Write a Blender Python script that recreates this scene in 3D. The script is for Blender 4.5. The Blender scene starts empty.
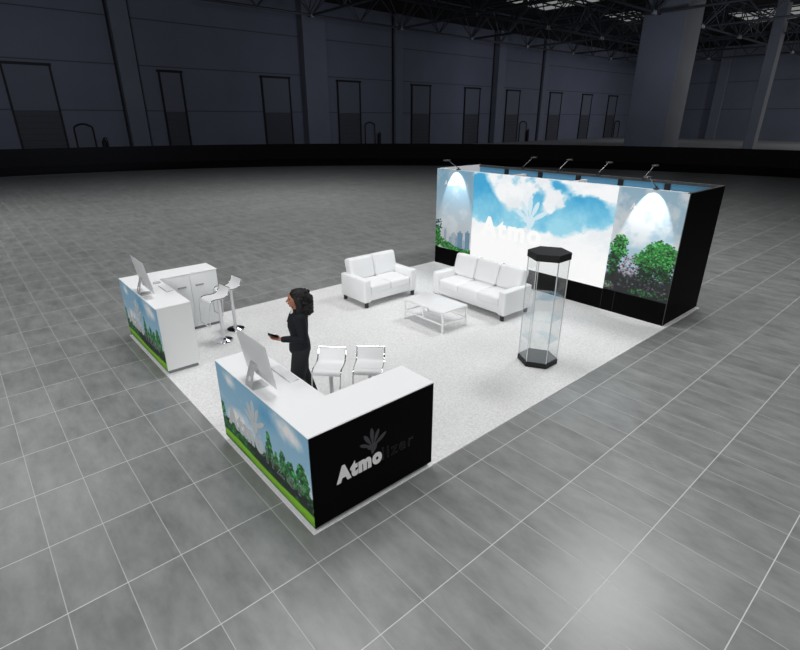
import bpy, bmesh, math, random
import numpy as np
from mathutils import Vector, Matrix
random.seed(4)
S = bpy.context.scene
COL = S.collection
PI = math.pi
RNG = np.random.default_rng(11)

# ------------------------------------------------------------------ materials
def lin(c):
    c = np.asarray(c, float) / 255.0
    return np.where(c <= .04045, c / 12.92, ((c + .055) / 1.055) ** 2.4)

def mat(name, rgb, rough=.5, metal=0., spec=.5, noise=0., nscale=30., bump=0., coat=0.):
    m = bpy.data.materials.new(name); m.use_nodes = True
    nt = m.node_tree; b = nt.nodes['Principled BSDF']
    c = lin(rgb)
    b.inputs['Base Color'].default_value = (*c, 1)
    b.inputs['Roughness'].default_value = rough
    b.inputs['Metallic'].default_value = metal
    b.inputs['Specular IOR Level'].default_value = spec
    b.inputs['Coat Weight'].default_value = coat
    b.inputs['Coat Roughness'].default_value = .1
    if noise or bump:
        tc = nt.nodes.new('ShaderNodeTexCoord')
        n = nt.nodes.new('ShaderNodeTexNoise'); n.inputs['Scale'].default_value = nscale
        n.inputs['Detail'].default_value = 5
        nt.links.new(tc.outputs['Object'], n.inputs['Vector'])
        if noise:
            r = nt.nodes.new('ShaderNodeValToRGB')
            r.color_ramp.elements[0].position = .3; r.color_ramp.elements[1].position = .7
            r.color_ramp.elements[0].color = (*np.clip(c * (1 - noise), 0, 1), 1)
            r.color_ramp.elements[1].color = (*np.clip(c * (1 + noise), 0, 1), 1)
            nt.links.new(n.outputs['Fac'], r.inputs['Fac'])
            nt.links.new(r.outputs['Color'], b.inputs['Base Color'])
        if bump:
            bp = nt.nodes.new('ShaderNodeBump'); bp.inputs['Strength'].default_value = bump
            bp.inputs['Distance'].default_value = .01
            nt.links.new(n.outputs['Fac'], bp.inputs['Height'])
            nt.links.new(bp.outputs['Normal'], b.inputs['Normal'])
    return m

def print_mat(name, emit=0., rough=.55, base=1.):
    m = bpy.data.materials.new(name); m.use_nodes = True
    nt = m.node_tree; b = nt.nodes['Principled BSDF']
    a = nt.nodes.new('ShaderNodeAttribute'); a.attribute_name = 'print'
    b.inputs['Roughness'].default_value = rough
    if base:
        nt.links.new(a.outputs['Color'], b.inputs['Base Color'])
    if emit:
        if not base: b.inputs['Base Color'].default_value = (.02, .02, .02, 1)
        nt.links.new(a.outputs['Color'], b.inputs['Emission Color'])
        b.inputs['Emission Strength'].default_value = emit
    return m

def glass_mat(name):
    m = bpy.data.materials.new(name); m.use_nodes = True
    nt = m.node_tree; nt.nodes.clear()
    o = nt.nodes.new('ShaderNodeOutputMaterial')
    t = nt.nodes.new('ShaderNodeBsdfTransparent'); t.inputs['Color'].default_value = (.97, .975, .975, 1)
    g = nt.nodes.new('ShaderNodeBsdfGlossy'); g.inputs['Roughness'].default_value = .02
    g.inputs['Color'].default_value = (1, 1, 1, 1)
    fr = nt.nodes.new('ShaderNodeFresnel')
    ge = nt.nodes.new('ShaderNodeNewGeometry'); mr = nt.nodes.new('ShaderNodeMapRange')   # same reflectance on leaving as on entering
    mr.inputs['To Min'].default_value = 1.33; mr.inputs['To Max'].default_value = 1 / 1.33
    nt.links.new(ge.outputs['Backfacing'], mr.inputs['Value']); nt.links.new(mr.outputs['Result'], fr.inputs['IOR'])
    mx = nt.nodes.new('ShaderNodeMixShader')
    nt.links.new(fr.outputs['Fac'], mx.inputs['Fac'])
    nt.links.new(t.outputs[0], mx.inputs[1]); nt.links.new(g.outputs[0], mx.inputs[2])
    nt.links.new(mx.outputs[0], o.inputs['Surface'])
    return m

def emit_mat(name, rgb, strength):
    m = bpy.data.materials.new(name); m.use_nodes = True
    b = m.node_tree.nodes['Principled BSDF']
    b.inputs['Base Color'].default_value = (.02, .02, .02, 1)
    b.inputs['Emission Color'].default_value = (*lin(rgb), 1)
    b.inputs['Emission Strength'].default_value = strength
    return m

M = dict(
    white=mat('white_laminate', (232, 233, 234), .38),
    worktop=mat('white_worktop', (243, 244, 245), .5),
    side=mat('white_side', (226, 228, 228), .45),
    shade=mat('pale_grey_door', (222, 224, 225), .45),
    slot=mat('handle_grey', (150, 152, 154), .5),
    black=mat('black_panel', (3, 3, 3), .6, spec=.06),
    blackvel=mat('black_velvet', (7, 7, 8), .9, spec=.1),
    alu=mat('aluminium', (170, 172, 174), .35, .9),
    alu_d=mat('aluminium_plinth', (128, 130, 132), .5, .3),
    chrome=mat('chrome', (225, 226, 228), .12, 1.),
    chrome_s=mat('satin_chrome', (222, 224, 226), .35, .4),
    imac=mat('silver_housing', (206, 208, 209), .4, .25),
    screen=mat('screen_glass', (8, 8, 9), .06),
    key=mat('keycaps', (242, 243, 244), .4),
    keyb=mat('keyboard_plate', (196, 199, 202), .35, .5),
    leather=mat('white_leather', (236, 237, 238), .5, bump=.08, nscale=60),
    leg_d=mat('dark_foot', (50, 50, 53), .35, .4),
    table=mat('white_table_metal', (236, 236, 237), .35),
    lid=mat('black_lid', (15, 15, 18), .55, spec=.35),
    base_top=mat('grey_base_plate', (92, 92, 92), .35),
    glass=glass_mat('clear_glass'),
    edge=mat('glass_edge', (205, 210, 212), .2),
    frame_d=mat('dark_frame', (26, 27, 30), .5, .3),
    frame_h=mat('header_grey', (58, 59, 61), .6, noise=.25, nscale=20),
    frame_l=mat('frame_grey', (75, 76, 78), .45, .5),
    inner=mat('blue_fabric', (92, 152, 188), .8),
    innerw=mat('white_fabric', (226, 226, 226), .7),
    lamp=mat('lamp_metal', (96, 97, 99), .4, .6),
    lamp_d=mat('lamp_joint', (20, 20, 22), .5),
    bulb=emit_mat('lamp_lens', (255, 250, 240), 3.),
    letter_w=mat('white_letter', (250, 250, 250), .5),
    letter_g=mat('light_grey_letter', (205, 205, 205), .6),
    letter_d=mat('dark_grey_letter', (27, 27, 30), .6),
    letter_m=mat('grey_logo', (52, 52, 56), .6),
    letter_s=mat('silver_letter', (176, 180, 182), .6),
    letter_o=mat('outline_grey', (112, 117, 117), .6),
    letter_e=emit_mat('lit_white_letter', (248, 248, 246), 1.),
    letter_pale=emit_mat('lit_pale_logo', (204, 226, 236), 1.),
    skin=mat('skin', (158, 104, 80), .5),
    lips=mat('lips', (112, 52, 48), .45),
    eyes=mat('eyes', (20, 14, 12), .3),
    hair=mat('black_hair', (13, 12, 14), .6, spec=.3, bump=.6, nscale=70),
    jacket=mat('navy_black_wool', (23, 25, 32), .85, noise=.25, nscale=90, spec=.25),
    trouser=mat('charcoal_wool', (42, 43, 46), .9, noise=.25, nscale=120, spec=.2),
    shirt=mat('white_shirt', (225, 222, 218), .7),
    shoe=mat('black_shoe', (14, 14, 15), .35),
    phone=mat('phone_black', (24, 24, 27), .2),
    hallwall=mat('hall_wall_panel', (104, 109, 124), .8, noise=.07, nscale=.25),
    hallcol=mat('hall_concrete', (108, 113, 126), .8, noise=.06, nscale=.4),
    hallcol_lit=mat('hall_concrete_lit', (118, 119, 122), .8, noise=.06, nscale=.4),
    hallfloor=mat('hall_floor_concrete', (158, 158, 158), .6, noise=.1, nscale=.2),
    joint=mat('panel_joint', (74, 77, 86), .9),
    doorup=mat('door_upper', (100, 104, 117), .8),
    doorlow=mat('door_lower', (70, 73, 80), .8),
    doorframe=mat('door_frame', (8, 8, 9), .7),
    fade_rim=mat('black_fade_rim', (38, 38, 41), .95, spec=.05),
    roof=mat('roof_dark', (24, 24, 26), .9),
    truss=mat('truss_steel', (66, 69, 76), .5, .2),
    node=mat('truss_node', (150, 152, 158), .5, .2),
    sky=emit_mat('skylight_glow', (120, 122, 122), 1.1),
    print_=print_mat('printed_graphic'),
    backlit=print_mat('backlit_print', emit=1.0, base=0),
)

# carpet material
def carpet_mat():
    m = bpy.data.materials.new('speckled_carpet'); m.use_nodes = True
    nt = m.node_tree; b = nt.nodes['Principled BSDF']; b.inputs['Roughness'].default_value = .95
    b.inputs['Specular IOR Level'].default_value = .1
    tc = nt.nodes.new('ShaderNodeTexCoord')
    cr = nt.nodes.new('ShaderNodeValToRGB')
    n = nt.nodes.new('ShaderNodeTexNoise'); n.inputs['Scale'].default_value = 42; n.inputs['Detail'].default_value = 6
    n.inputs['Roughness'].default_value = .75
    nt.links.new(tc.outputs['Object'], n.inputs['Vector']); nt.links.new(n.outputs['Fac'], cr.inputs['Fac'])
    cr.color_ramp.elements[0].position = .34; cr.color_ramp.elements[1].position = .62
    cr.color_ramp.elements[0].color = (*lin((200, 200, 200)), 1)
    cr.color_ramp.elements[1].color = (*lin((232, 232, 232)), 1)
    nt.links.new(cr.outputs['Color'], b.inputs['Base Color'])
    return m
M['carpet'] = carpet_mat()

# tile floor material
def tile_mat():
    m = bpy.data.materials.new('grey_stone_tiles'); m.use_nodes = True
    nt = m.node_tree; N = nt.nodes; L = nt.links; b = N['Principled BSDF']
    tc = N.new('ShaderNodeTexCoord'); sp = N.new('ShaderNodeSeparateXYZ'); L.new(tc.outputs['Object'], sp.inputs[0])
    def math_(op, a, bb=None, c=None):
        n = N.new('ShaderNodeMath'); n.operation = op
        for i, v in enumerate((a, bb, c)):
            if v is None: continue
            if isinstance(v, (int, float)): n.inputs[i].default_value = v
            else: L.new(v, n.inputs[i])
        return n.outputs[0]
    sx, sy = .4481, .8963
    u = math_('DIVIDE', math_('SUBTRACT', sp.outputs['X'], -.146), sx)
    v = math_('DIVIDE', math_('SUBTRACT', sp.outputs['Y'], -.297), sy)
    def line(t, half):
        f = math_('FRACT', t)
        d = math_('MINIMUM', f, math_('SUBTRACT', 1.0, f))
        return math_('LESS_THAN', d, half)
    lx = line(u, .0064 / 2 / sx)       # thin joints
    ly = line(v, .0085 / 2 / sy * 1.0)       # wider joints
    # tile tone
    cmb = N.new('ShaderNodeCombineXYZ'); L.new(math_('FLOOR', u), cmb.inputs[0]); L.new(math_('FLOOR', v), cmb.inputs[1])
    wn = N.new('ShaderNodeTexWhiteNoise'); wn.noise_dimensions = '3D'; L.new(cmb.outputs[0], wn.inputs['Vector'])
    # cloudy stone
    add = N.new('ShaderNodeVectorMath'); add.operation = 'ADD'
    sc = N.new('ShaderNodeVectorMath'); sc.operation = 'SCALE'; sc.inputs['Scale'].default_value = 7.3
    L.new(cmb.outputs[0], sc.inputs[0]); L.new(tc.outputs['Object'], add.inputs[0]); L.new(sc.outputs[0], add.inputs[1])
    mp = N.new('ShaderNodeMapping'); mp.inputs['Scale'].default_value = (4.2, 1.7, 1); L.new(add.outputs[0], mp.inputs['Vector'])
    n1 = N.new('ShaderNodeTexNoise'); n1.inputs['Scale'].default_value = 1.0; n1.inputs['Detail'].default_value = 7; n1.inputs['Roughness'].default_value = .62
    L.new(mp.outputs[0], n1.inputs['Vector'])
    ramp = N.new('ShaderNodeValToRGB')
    ramp.color_ramp.elements[0].position = .28; ramp.color_ramp.elements[1].position = .74
    ramp.color_ramp.elements[0].color = (*lin((112, 114, 113)), 1); ramp.color_ramp.elements[1].color = (*lin((146, 148, 147)), 1)
    L.new(n1.outputs['Fac'], ramp.inputs['Fac'])
    hs = N.new('ShaderNodeHueSaturation'); L.new(ramp.outputs['Color'], hs.inputs['Color'])
    L.new(math_('ADD', .94, math_('MULTIPLY', wn.outputs['Value'], .12)), hs.inputs['Value'])
    mx = N.new('ShaderNodeMix'); mx.data_type = 'RGBA'
    L.new(lx, mx.inputs[0]); L.new(hs.outputs[0], mx.inputs[6]); mx.inputs[7].default_value = (*lin((178, 180, 179)), 1)
    mx2 = N.new('ShaderNodeMix'); mx2.data_type = 'RGBA'
    L.new(ly, mx2.inputs[0]); L.new(mx.outputs[2], mx2.inputs[6]); mx2.inputs[7].default_value = (*lin((198, 200, 199)), 1)
    L.new(mx2.outputs[2], b.inputs['Base Color'])
    anyl = math_('MAXIMUM', lx, ly)
    L.new(math_('ADD', math_('ADD', .26, math_('MULTIPLY', n1.outputs['Fac'], .1)), math_('MULTIPLY', anyl, .4)), b.inputs['Roughness'])
    b.inputs['Specular IOR Level'].default_value = .5
    return m
M['tile'] = tile_mat()

# ------------------------------------------------------------------ mesh helpers
def finish(name, bm, m, parent=None, smooth=True, angle=40):
    me = bpy.data.meshes.new(name)
    bmesh.ops.recalc_face_normals(bm, faces=bm.faces)
    bm.to_mesh(me); bm.free()
    for mm in (m if isinstance(m, (list, tuple)) else [m]): me.materials.append(mm)
    if smooth:
        me.polygons.foreach_set('use_smooth', [True] * len(me.polygons))
        me.set_sharp_from_angle(angle=math.radians(angle))
    o = bpy.data.objects.new(name, me); COL.objects.link(o)
    if parent: o.parent = parent
    return o

def box(bm, x0, x1, y0, y1, z0, z1, bev=0., seg=2, rot=None):
    r = bmesh.ops.create_cube(bm, size=1)
    vs = r['verts']
    c = Vector(((x0 + x1) / 2, (y0 + y1) / 2, (z0 + z1) / 2))
    for v in vs:
        v.co = Vector((v.co.x * (x1 - x0), v.co.y * (y1 - y0), v.co.z * (z1 - z0)))
    if bev > 0:
        es = list({e for v in vs for e in v.link_edges})
        rr = bmesh.ops.bevel(bm, geom=es, offset=bev, segments=seg, profile=.5, affect='EDGES')
        vs = list({v for f in rr['faces'] for v in f.verts} | {v for v in vs if v.is_valid})
    for v in vs:
        v.co = (rot @ v.co if rot else v.co) + c
    return vs

def frames(pts):
    """parallel-transport frames along a polyline"""
    pts = [Vector(p) for p in pts]; T = []
    for i in range(len(pts)):
        a = pts[max(i - 1, 0)]; b = pts[min(i + 1, len(pts) - 1)]
        T.append((b - a).normalized())
    n = T[0].orthogonal().normalized(); out = []
    for i, t in enumerate(T):
        n = (n - t * n.dot(t)).normalized()
        out.append((pts[i], n, t.cross(n)))
    return out

def tube(bm, pts, r, seg=10, close=False):
    rs = r if isinstance(r, (list, tuple)) else [r] * len(pts)
    rings = []
    for (p, n, b), rr in zip(frames(pts), rs):
        rings.append([bm.verts.new(p + (n * math.cos(2 * PI * k / seg) + b * math.sin(2 * PI * k / seg)) * rr) for k in range(seg)])
    for a, b in zip(rings, rings[1:]):
        for k in range(seg):
            bm.faces.new((a[k], a[(k + 1) % seg], b[(k + 1) % seg], b[k]))
    if close:
        a, b = rings[-1], rings[0]
    else:
        bm.faces.new(rings[0][::-1]); bm.faces.new(rings[-1])

def arc_path(pts, rad=.03, n=5):
    """round the corners of a polyline"""
    pts = [Vector(p) for p in pts]; out = [pts[0]]
    for a, p, c in zip(pts, pts[1:], pts[2:]):
        d1 = (a - p); d2 = (c - p)
        r = min(rad, d1.length * .45, d2.length * .45)
        s = p + d1.normalized() * r; e = p + d2.normalized() * r
        for k in range(n + 1):
            t = k / n
            out.append(s * (1 - t) ** 2 + p * 2 * t * (1 - t) + e * t ** 2)
    out.append(pts[-1]); return out

def lathe(bm, prof, seg=32, c=(0, 0)):
    rings = []
    for r, z in prof:
        rings.append([bm.verts.new((c[0] + r * math.cos(2 * PI * k / seg), c[1] + r * math.sin(2 * PI * k / seg), z)) for k in range(seg)])
    for a, b in zip(rings, rings[1:]):
        for k in range(seg): bm.faces.new((a[k], a[(k + 1) % seg], b[(k + 1) % seg], b[k]))
    bm.faces.new(rings[0][::-1]); bm.faces.new(rings[-1])

def prism(bm, poly, z0, z1):
    a = [bm.verts.new((x, y, z0)) for x, y in poly]; b = [bm.verts.new((x, y, z1)) for x, y in poly]
    n = len(poly)
    bm.faces.new(a[::-1]); bm.faces.new(b)
    for k in range(n): bm.faces.new((a[k], a[(k + 1) % n], b[(k + 1) % n], b[k]))
    return a + b

def cushion(bm, x0, x1, y0, y1, z0, z1, puff=.02, p=5., n=14, rot=None):
    """soft cushion: rounded superellipsoid block with a crowned top"""
    r = bmesh.ops.create_cube(bm, size=2)
    vs = r['verts']; es = list({e for v in vs for e in v.link_edges})
    bmesh.ops.subdivide_edges(bm, edges=es, cuts=n, use_grid_fill=True)
    vs = list(bm.verts)          # a cushion is always alone in its mesh
    hx, hy, hz = (x1 - x0) / 2, (y1 - y0) / 2, (z1 - z0) / 2
    c = Vector(((x0 + x1) / 2, (y0 + y1) / 2, (z0 + z1) / 2)); rad = min(hx, hy, hz) * .55
    for v in vs:
        q = v.co
        w = Vector((q.x * hx, q.y * hy, q.z * hz))
        inner = Vector((max(-hx + rad, min(hx - rad, w.x)), max(-hy + rad, min(hy - rad, w.y)), max(-hz + rad, min(hz - rad, w.z))))
        d = w - inner
        if d.length > 1e-9: w = inner + d.normalized() * rad
        fx = max(0, 1 - (w.x / hx) ** 2); fy = max(0, 1 - (w.y / hy) ** 2); fz = max(0, 1 - (w.z / hz) ** 2)
        thin = min((hx, 0), (hy, 1), (hz, 2))[1]
        if thin == 2: w.z += math.copysign(puff * (fx * fy) ** .5, q.z) * abs(q.z)
        if thin == 1: w.y += math.copysign(puff * (fx * fz) ** .5, q.y) * abs(q.y)
        if thin == 0: w.x += math.copysign(puff * (fy * fz) ** .5, q.x) * abs(q.x)
        v.co = (rot @ w if rot else w) + c
    return vs

def tag(o, label, cat, group=None):
    o['label'] = label; o['category'] = cat
    if group: o['group'] = group
    return o

def thing(name, label, cat, loc=(0, 0, 0), rz=0., group=None):
    o = bpy.data.objects.new(name, None); COL.objects.link(o)
    o.empty_display_size = .1
    o.location = loc; o.rotation_euler = (0, 0, rz)
    return tag(o, label, cat, group)

def struct(name, bm, m, **k):
    o = finish(name, bm, m, **k); o['kind'] = 'structure'; return o

def dup(root, loc, rz, label, group=None):
    r = root.copy(); COL.objects.link(r); r.location = loc; r.rotation_euler = (0, 0, rz); r['label'] = label
    if group: r['group'] = group
    def kids(src, dst):
        for ch in list(src.children):
            c = ch.copy(); COL.objects.link(c); c.parent = dst
            kids(ch, c)
    kids(root, r)
    return r

# ------------------------------------------------------------------ printed pictures (numpy)
def fbm(nx, ny, base, octv=5, gain=.5, seed=0):
    """value noise; base = (cells across, cells down)"""
    rng = np.random.default_rng(seed); out = np.zeros((ny, nx)); amp = 1; tot = 0
    for o in range(octv):
        gx, gy = int(base[0] * 2 ** o) + 2, int(base[1] * 2 ** o) + 2
        g = rng.random((gy + 1, gx + 1))
        x = np.linspace(0, base[0] * 2 ** o, nx, endpoint=False); y = np.linspace(0, base[1] * 2 ** o, ny, endpoint=False)
        xi = x.astype(int); yi = y.astype(int); fx = x - xi; fy = y - yi
        fx = fx * fx * (3 - 2 * fx); fy = fy * fy * (3 - 2 * fy)
        a = g[np.ix_(yi, xi)]; b = g[np.ix_(yi, xi + 1)]; c = g[np.ix_(yi + 1, xi)]; d = g[np.ix_(yi + 1, xi + 1)]
        out += amp * ((a * (1 - fx) + b * fx) * (1 - fy)[:, None] + (c * (1 - fx) + d * fx) * fy[:, None])
        tot += amp; amp *= gain
    return out / tot

def mixc(img, col, a):
    a = np.clip(a, 0, 1)[..., None]
    return img * (1 - a) + np.asarray(col, float) * a

def leaves(img, UX, UY, cx, cy, rx, ry, n, cols, size, rng, taper=0.):
    """foliage crown of many little leaf blobs; dark inside, brighter outside and on top as in the print"""
    for k in range(n):
        t = rng.random() * 2 * PI; r = math.sqrt(rng.random())
        x = cx + rx * r * math.cos(t) * (1 - taper * (.5 + .5 * r * math.sin(t))); y = cy + ry * r * math.sin(t)
        s = size * (.6 + .8 * rng.random())
        c = np.array(cols[rng.integers(len(cols))], float) * (.75 + .5 * rng.random())
        ix = (np.abs(UX[0] - x) < s * 1.5); iy = (np.abs(UY[:, 0] - y) < s * 1.5)
        if not ix.any() or not iy.any(): continue
        sl = np.ix_(iy, ix)
        d = ((UX[sl] - x) / s) ** 2 + ((UY[sl] - y) / (s * .8)) ** 2
        img[sl] = mixc(img[sl], np.clip(c, 0, 255), (d < 1) * .95)
    return img

def canvas(w, h, step):
    nx, ny = int(round(w / step)) + 1, int(round(h / step)) + 1
    ux = np.linspace(0, w, nx); uy = np.linspace(0, h, ny)      # uy from the bottom
    UX, UY = np.meshgrid(ux, uy)
    return nx, ny, UX, UY

def print_panel(name, img, w, h, origin, right, m, parent, depth=.006):
    """thin printed sheet: grid with a colour per vertex; origin = lower left as read, right = reading direction"""
    ny, nx, _ = img.shape
    R = Vector(right); Z = Vector((0, 0, 1)); Nn = R.cross(Z)    # Nn points to the reader
    O = Vector(origin)
    gx, gy = np.meshgrid(np.linspace(0, w, nx), np.linspace(0, h, ny))
    P = np.array(O)[None, None] + gx[..., None] * np.array(R) + gy[..., None] * np.array(Z)
    front = P.reshape(-1, 3)
    per = [j for j in range(nx)] + [i * nx + nx - 1 for i in range(1, ny)] + [(ny - 1) * nx + j for j in range(nx - 2, -1, -1)] + [i * nx for i in range(ny - 2, 0, -1)]
    back = front[per] - np.array(Nn) * depth
    V = np.concatenate([front, back])
    idx = np.arange(nx * ny).reshape(ny, nx)
    F = np.stack([idx[:-1, :-1], idx[:-1, 1:], idx[1:, 1:], idx[1:, :-1]], -1).reshape(-1, 4).tolist()
    nb = len(per); off = nx * ny
    for k in range(nb):
        k2 = (k + 1) % nb
        F.append([per[k2], per[k], off + k, off + k2])
    F.append([off + k for k in range(nb - 1, -1, -1)])
    me = bpy.data.meshes.new(name); me.from_pydata(V.tolist(), [], F)
    at = me.attributes.new('print', 'FLOAT_COLOR', 'POINT')
    c = lin(img.reshape(-1, 3)); c = np.concatenate([c, c[per]]); c = np.concatenate([c, np.ones((len(c), 1))], 1)
    at.data.foreach_set('color', c.astype(np.float32).ravel())
    me.materials.append(m); me.update()
    o = bpy.data.objects.new(name, me); COL.objects.link(o); o.parent = parent
    return o

GREENS = [(20, 74, 34), (28, 98, 44), (44, 128, 58), (16, 54, 30), (60, 150, 70)]
DARKG = [(14, 26, 22), (22, 36, 30), (18, 44, 28), (30, 34, 38)]

def counter_art(seed, w=2.0, h=1.03):
    nx, ny, UX, UY = canvas(w, h, .0085)
    rng = np.random.default_rng(seed)
    img = np.zeros((ny, nx, 3)); img[:] = (138, 174, 196)
    img = mixc(img, (104, 154, 184), (UY / h - .45) * .9)
    img = mixc(img, (168, 190, 204), np.clip(.55 - UY / h, 0, 1) * 1.2)
    cl = fbm(nx, ny, (5, 3), 6, .55, 5)
    blob = lambda x, y, rx, ry: np.exp(-((UX - x) / rx) ** 2 - ((UY - y) / ry) ** 2)
    d = .75 * blob(.45, .42, .5, .2) + .95 * blob(1.75, .9, .33, .14) + .8 * blob(1.93, .5, .12, .14) + .6 * blob(.33, .9, .13, .06) + .35 * blob(.15, .55, .3, .1)
    img = mixc(img, (226, 222, 220), np.clip((cl - .52) * 3 + d * 1.25 - .35, 0, .92))
    img = mixc(img, (64, 136, 178), np.clip(blob(1.2, .85, .22, .16) * (cl + .2) - .1, 0, .8))
    # tree line
    edge = .30 + .10 * np.clip((UX[0] - .8) / .5, 0, 1) + .10 * (fbm(nx, 1, (16, 1), 4, .6, 8)[0] - .5) * 2 - .05 * np.clip(UX[0] / w, 0, 1)
    img = mixc(img, (20, 36, 28), (UY < edge[None]) * 1.)
    leaves(img, UX, UY, .05, .42, .05, .1, 60, GREENS, .018, rng)
    for k in range(30):
        x = rng.random() * w
        leaves(img, UX, UY, x, .2 + .07 * rng.random(), .08, .09, 26, GREENS[:4], .017, rng)
    for (cx, cy, rx, ry, n) in [(1.22, .42, .12, .26, 420), (1.36, .34, .1, .16, 160), (1.5, .40, .09, .2, 200), (1.66, .38, .11, .18, 220), (1.88, .42, .14, .24, 420), (1.5, .28, .25, .1, 200)]:
        leaves(img, UX, UY, cx, cy, rx, ry, n, GREENS, .017, rng, taper=.75 if cx < 1.5 else .3)
    for k in range(30):
        leaves(img, UX, UY, .75 + 1.25 * rng.random(), .16 + .1 * rng.random(), .1, .06, 24, DARKG, .02, rng)
    # grass verge
    gl = .125 + .012 * np.sin(UX[0] * 4)
    img = mixc(img, (22, 70, 34), (UY < gl[None] + .014) * 1.)
    img = mixc(img, (118, 172, 30), (UY < gl[None]) * 1.)
    img = mixc(img, (92, 146, 24), (UY < gl[None] * .5) * (.4 + .5 * (fbm(nx, ny, (40, 20), 2, .5, 3) > .5)))
    img = mixc(img, (40, 96, 40), (UY < .02 + .02 * (UX < .7)) * .8)
    return img

def lightbox_art(w, h):
    nx, ny, UX, UY = canvas(w, h, .0135)
    U = UX / w; V = 1 - UY / h
    n1 = fbm(nx, ny, (9, 6), 6, .62, 21); n2 = fbm(nx, ny, (9, 6), 6, .62, 22)
    U2 = U + (n1 - .5) * .12; V2 = V + (n2 - .5) * .16
    bl = lambda x, y, rx, ry: np.exp(-((U2 - x) / rx) ** 2 - ((V2 - y) / ry) ** 2)
    b = (1.25 * bl(.05, .22, .12, .17) + .95 * bl(.16, .34, .12, .12) + .8 * bl(.12, .46, .2, .1) + 1.1 * bl(.50, .22, .06, .12)
         + .9 * bl(.63, .06, .07, .07) + .85 * bl(.58, .42, .14, .1) + 1.2 * bl(.82, .2, .13, .1) + 1.1 * bl(.91, .34, .13, .11)
         + .7 * bl(.74, .5, .1, .1) + .6 * bl(.36, .5, .22, .07) + .7 * bl(.68, .36, .1, .09))
    b += 1.0 * bl(.02, .1, .07, .12) + .5 * bl(.1, .3, .1, .1)
    b += .7 * bl(.3, .52, .25, .05) + .5 * bl(.47, .3, .08, .12)
    b -= .9 * bl(.59, .26, .03, .05) + .6 * bl(.47, .33, .03, .04) + 1.0 * bl(.33, .22, .12, .1) + .9 * bl(.56, .27, .035, .05) + .8 * bl(.86, .55, .09, .08) + .8 * bl(.97, .04, .07, .08) + .4 * bl(.4, .35, .1, .05) + .5 * bl(.655, .2, .03, .12)
    b = b + (n1 - .5) * 1.7
    b = b - np.clip((V - .52) * 4, 0, 2)
    a = np.clip((b - .18) * 1.9, 0, 1)
    img = np.zeros((ny, nx, 3)); img[:] = (240, 242, 243)
    img = mixc(img, (222, 228, 232), np.clip((n2 - .45) * 3, 0, .8) * (V > .0))
    deep = np.clip(1.2 - V2 * 2.3 - (n2 - .5) * .8, 0, 1)[..., None]
    sky = np.array((148, 208, 228.)) * (1 - deep) + np.array((54, 158, 204.)) * deep
    a3 = a[..., None]
    img = img * (1 - a3) + sky * a3
    img = mixc(img, (246, 246, 245), np.clip((V - .62) * 5, 0, .8))
    img = mixc(img, (246, 246, 245), bl(.15, .72, .2, .1) * .6)
    return img

def side_art_right(w, h):
    nx, ny, UX, UY = canvas(w, h, .0085)
    rng = np.random.default_rng(5)
    n1 = fbm(nx, ny, (4, 6), 6, .55, 31)
    img = np.zeros((ny, nx, 3)); img[:] = (168, 196, 212)
    img = mixc(img, (138, 176, 198), (UY / h - .6) * 1.3)
    img = mixc(img, (226, 229, 230), np.clip((n1 - .5) * 4 + .25 * np.exp(-((UY - 1.35) / .3) ** 2), 0, .85))
    img = mixc(img, (74, 74, 82), np.clip((.5 - UY) * 3, 0, 1) * .9)
    for k in range(14):   # bare branches
        x0 = .5 + .25 * rng.random(); a = rng.normal(0, .5); L_ = .35 + .35 * rng.random()
        for t in np.linspace(0, 1, 60):
            x = x0 + math.sin(a) * L_ * t; y = .08 + math.cos(a) * L_ * t
            m_ = ((UX - x) ** 2 + (UY - y) ** 2) < (.008 * (1.2 - t)) ** 2
            img[m_] = (58, 50, 54)
    PINK = [(150, 128, 142), (120, 104, 116), (92, 84, 92), (182, 160, 172), (60, 56, 62)]
    leaves(img, UX, UY, .5, .5, .22, .3, 260, PINK, .016, rng)
    img = mixc(img, (17, 19, 23), np.clip((.42 + .3 * (fbm(nx, 1, (12, 1), 4, .6, 3)[0][None] - .5) - UY) * 14, 0, .85))
    BR = GREENS + [(56, 150, 60), (86, 176, 84), (40, 120, 50)]
    def crown(cx, cy, rx, ry, nc, cols, dark):
        for k in range(nc):
            t = rng.random() * 2 * PI; r = rng.random() ** .5
            x, y = cx + rx * r * math.cos(t), cy + ry * r * math.sin(t)
            leaves(img, UX, UY, x, y, .085, .07, 16, cols, .019, rng)
            if rng.random() < dark: leaves(img, UX, UY, x + .03, y - .06, .06, .035, 8, DARKG, .018, rng)
    crown(.2, .88, .13, .24, 34, BR, .35); crown(.12, .55, .1, .2, 20, DARKG + GREENS[:3], .5)
    crown(.9, .78, .30, .24, 70, BR, .4); crown(.98, .98, .2, .12, 30, BR, .15); crown(.68, .72, .12, .14, 16, BR, .4); crown(1.16, .82, .1, .24, 26, BR, .25)
    crown(.95, .5, .3, .14, 30, GREENS[:3] + DARKG, .7)
    leaves(img, UX, UY, .75, .2, .5, .16, 420, DARKG + [(44, 44, 50), (96, 92, 100)], .02, rng)
    leaves(img, UX, UY, .9, .08, .4, .06, 60, GREENS[:3], .016, rng)
    leaves(img, UX, UY, .1, .1, .12, .08, 60, GREENS[:3] + PINK[:2], .016, rng)
    return img

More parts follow.
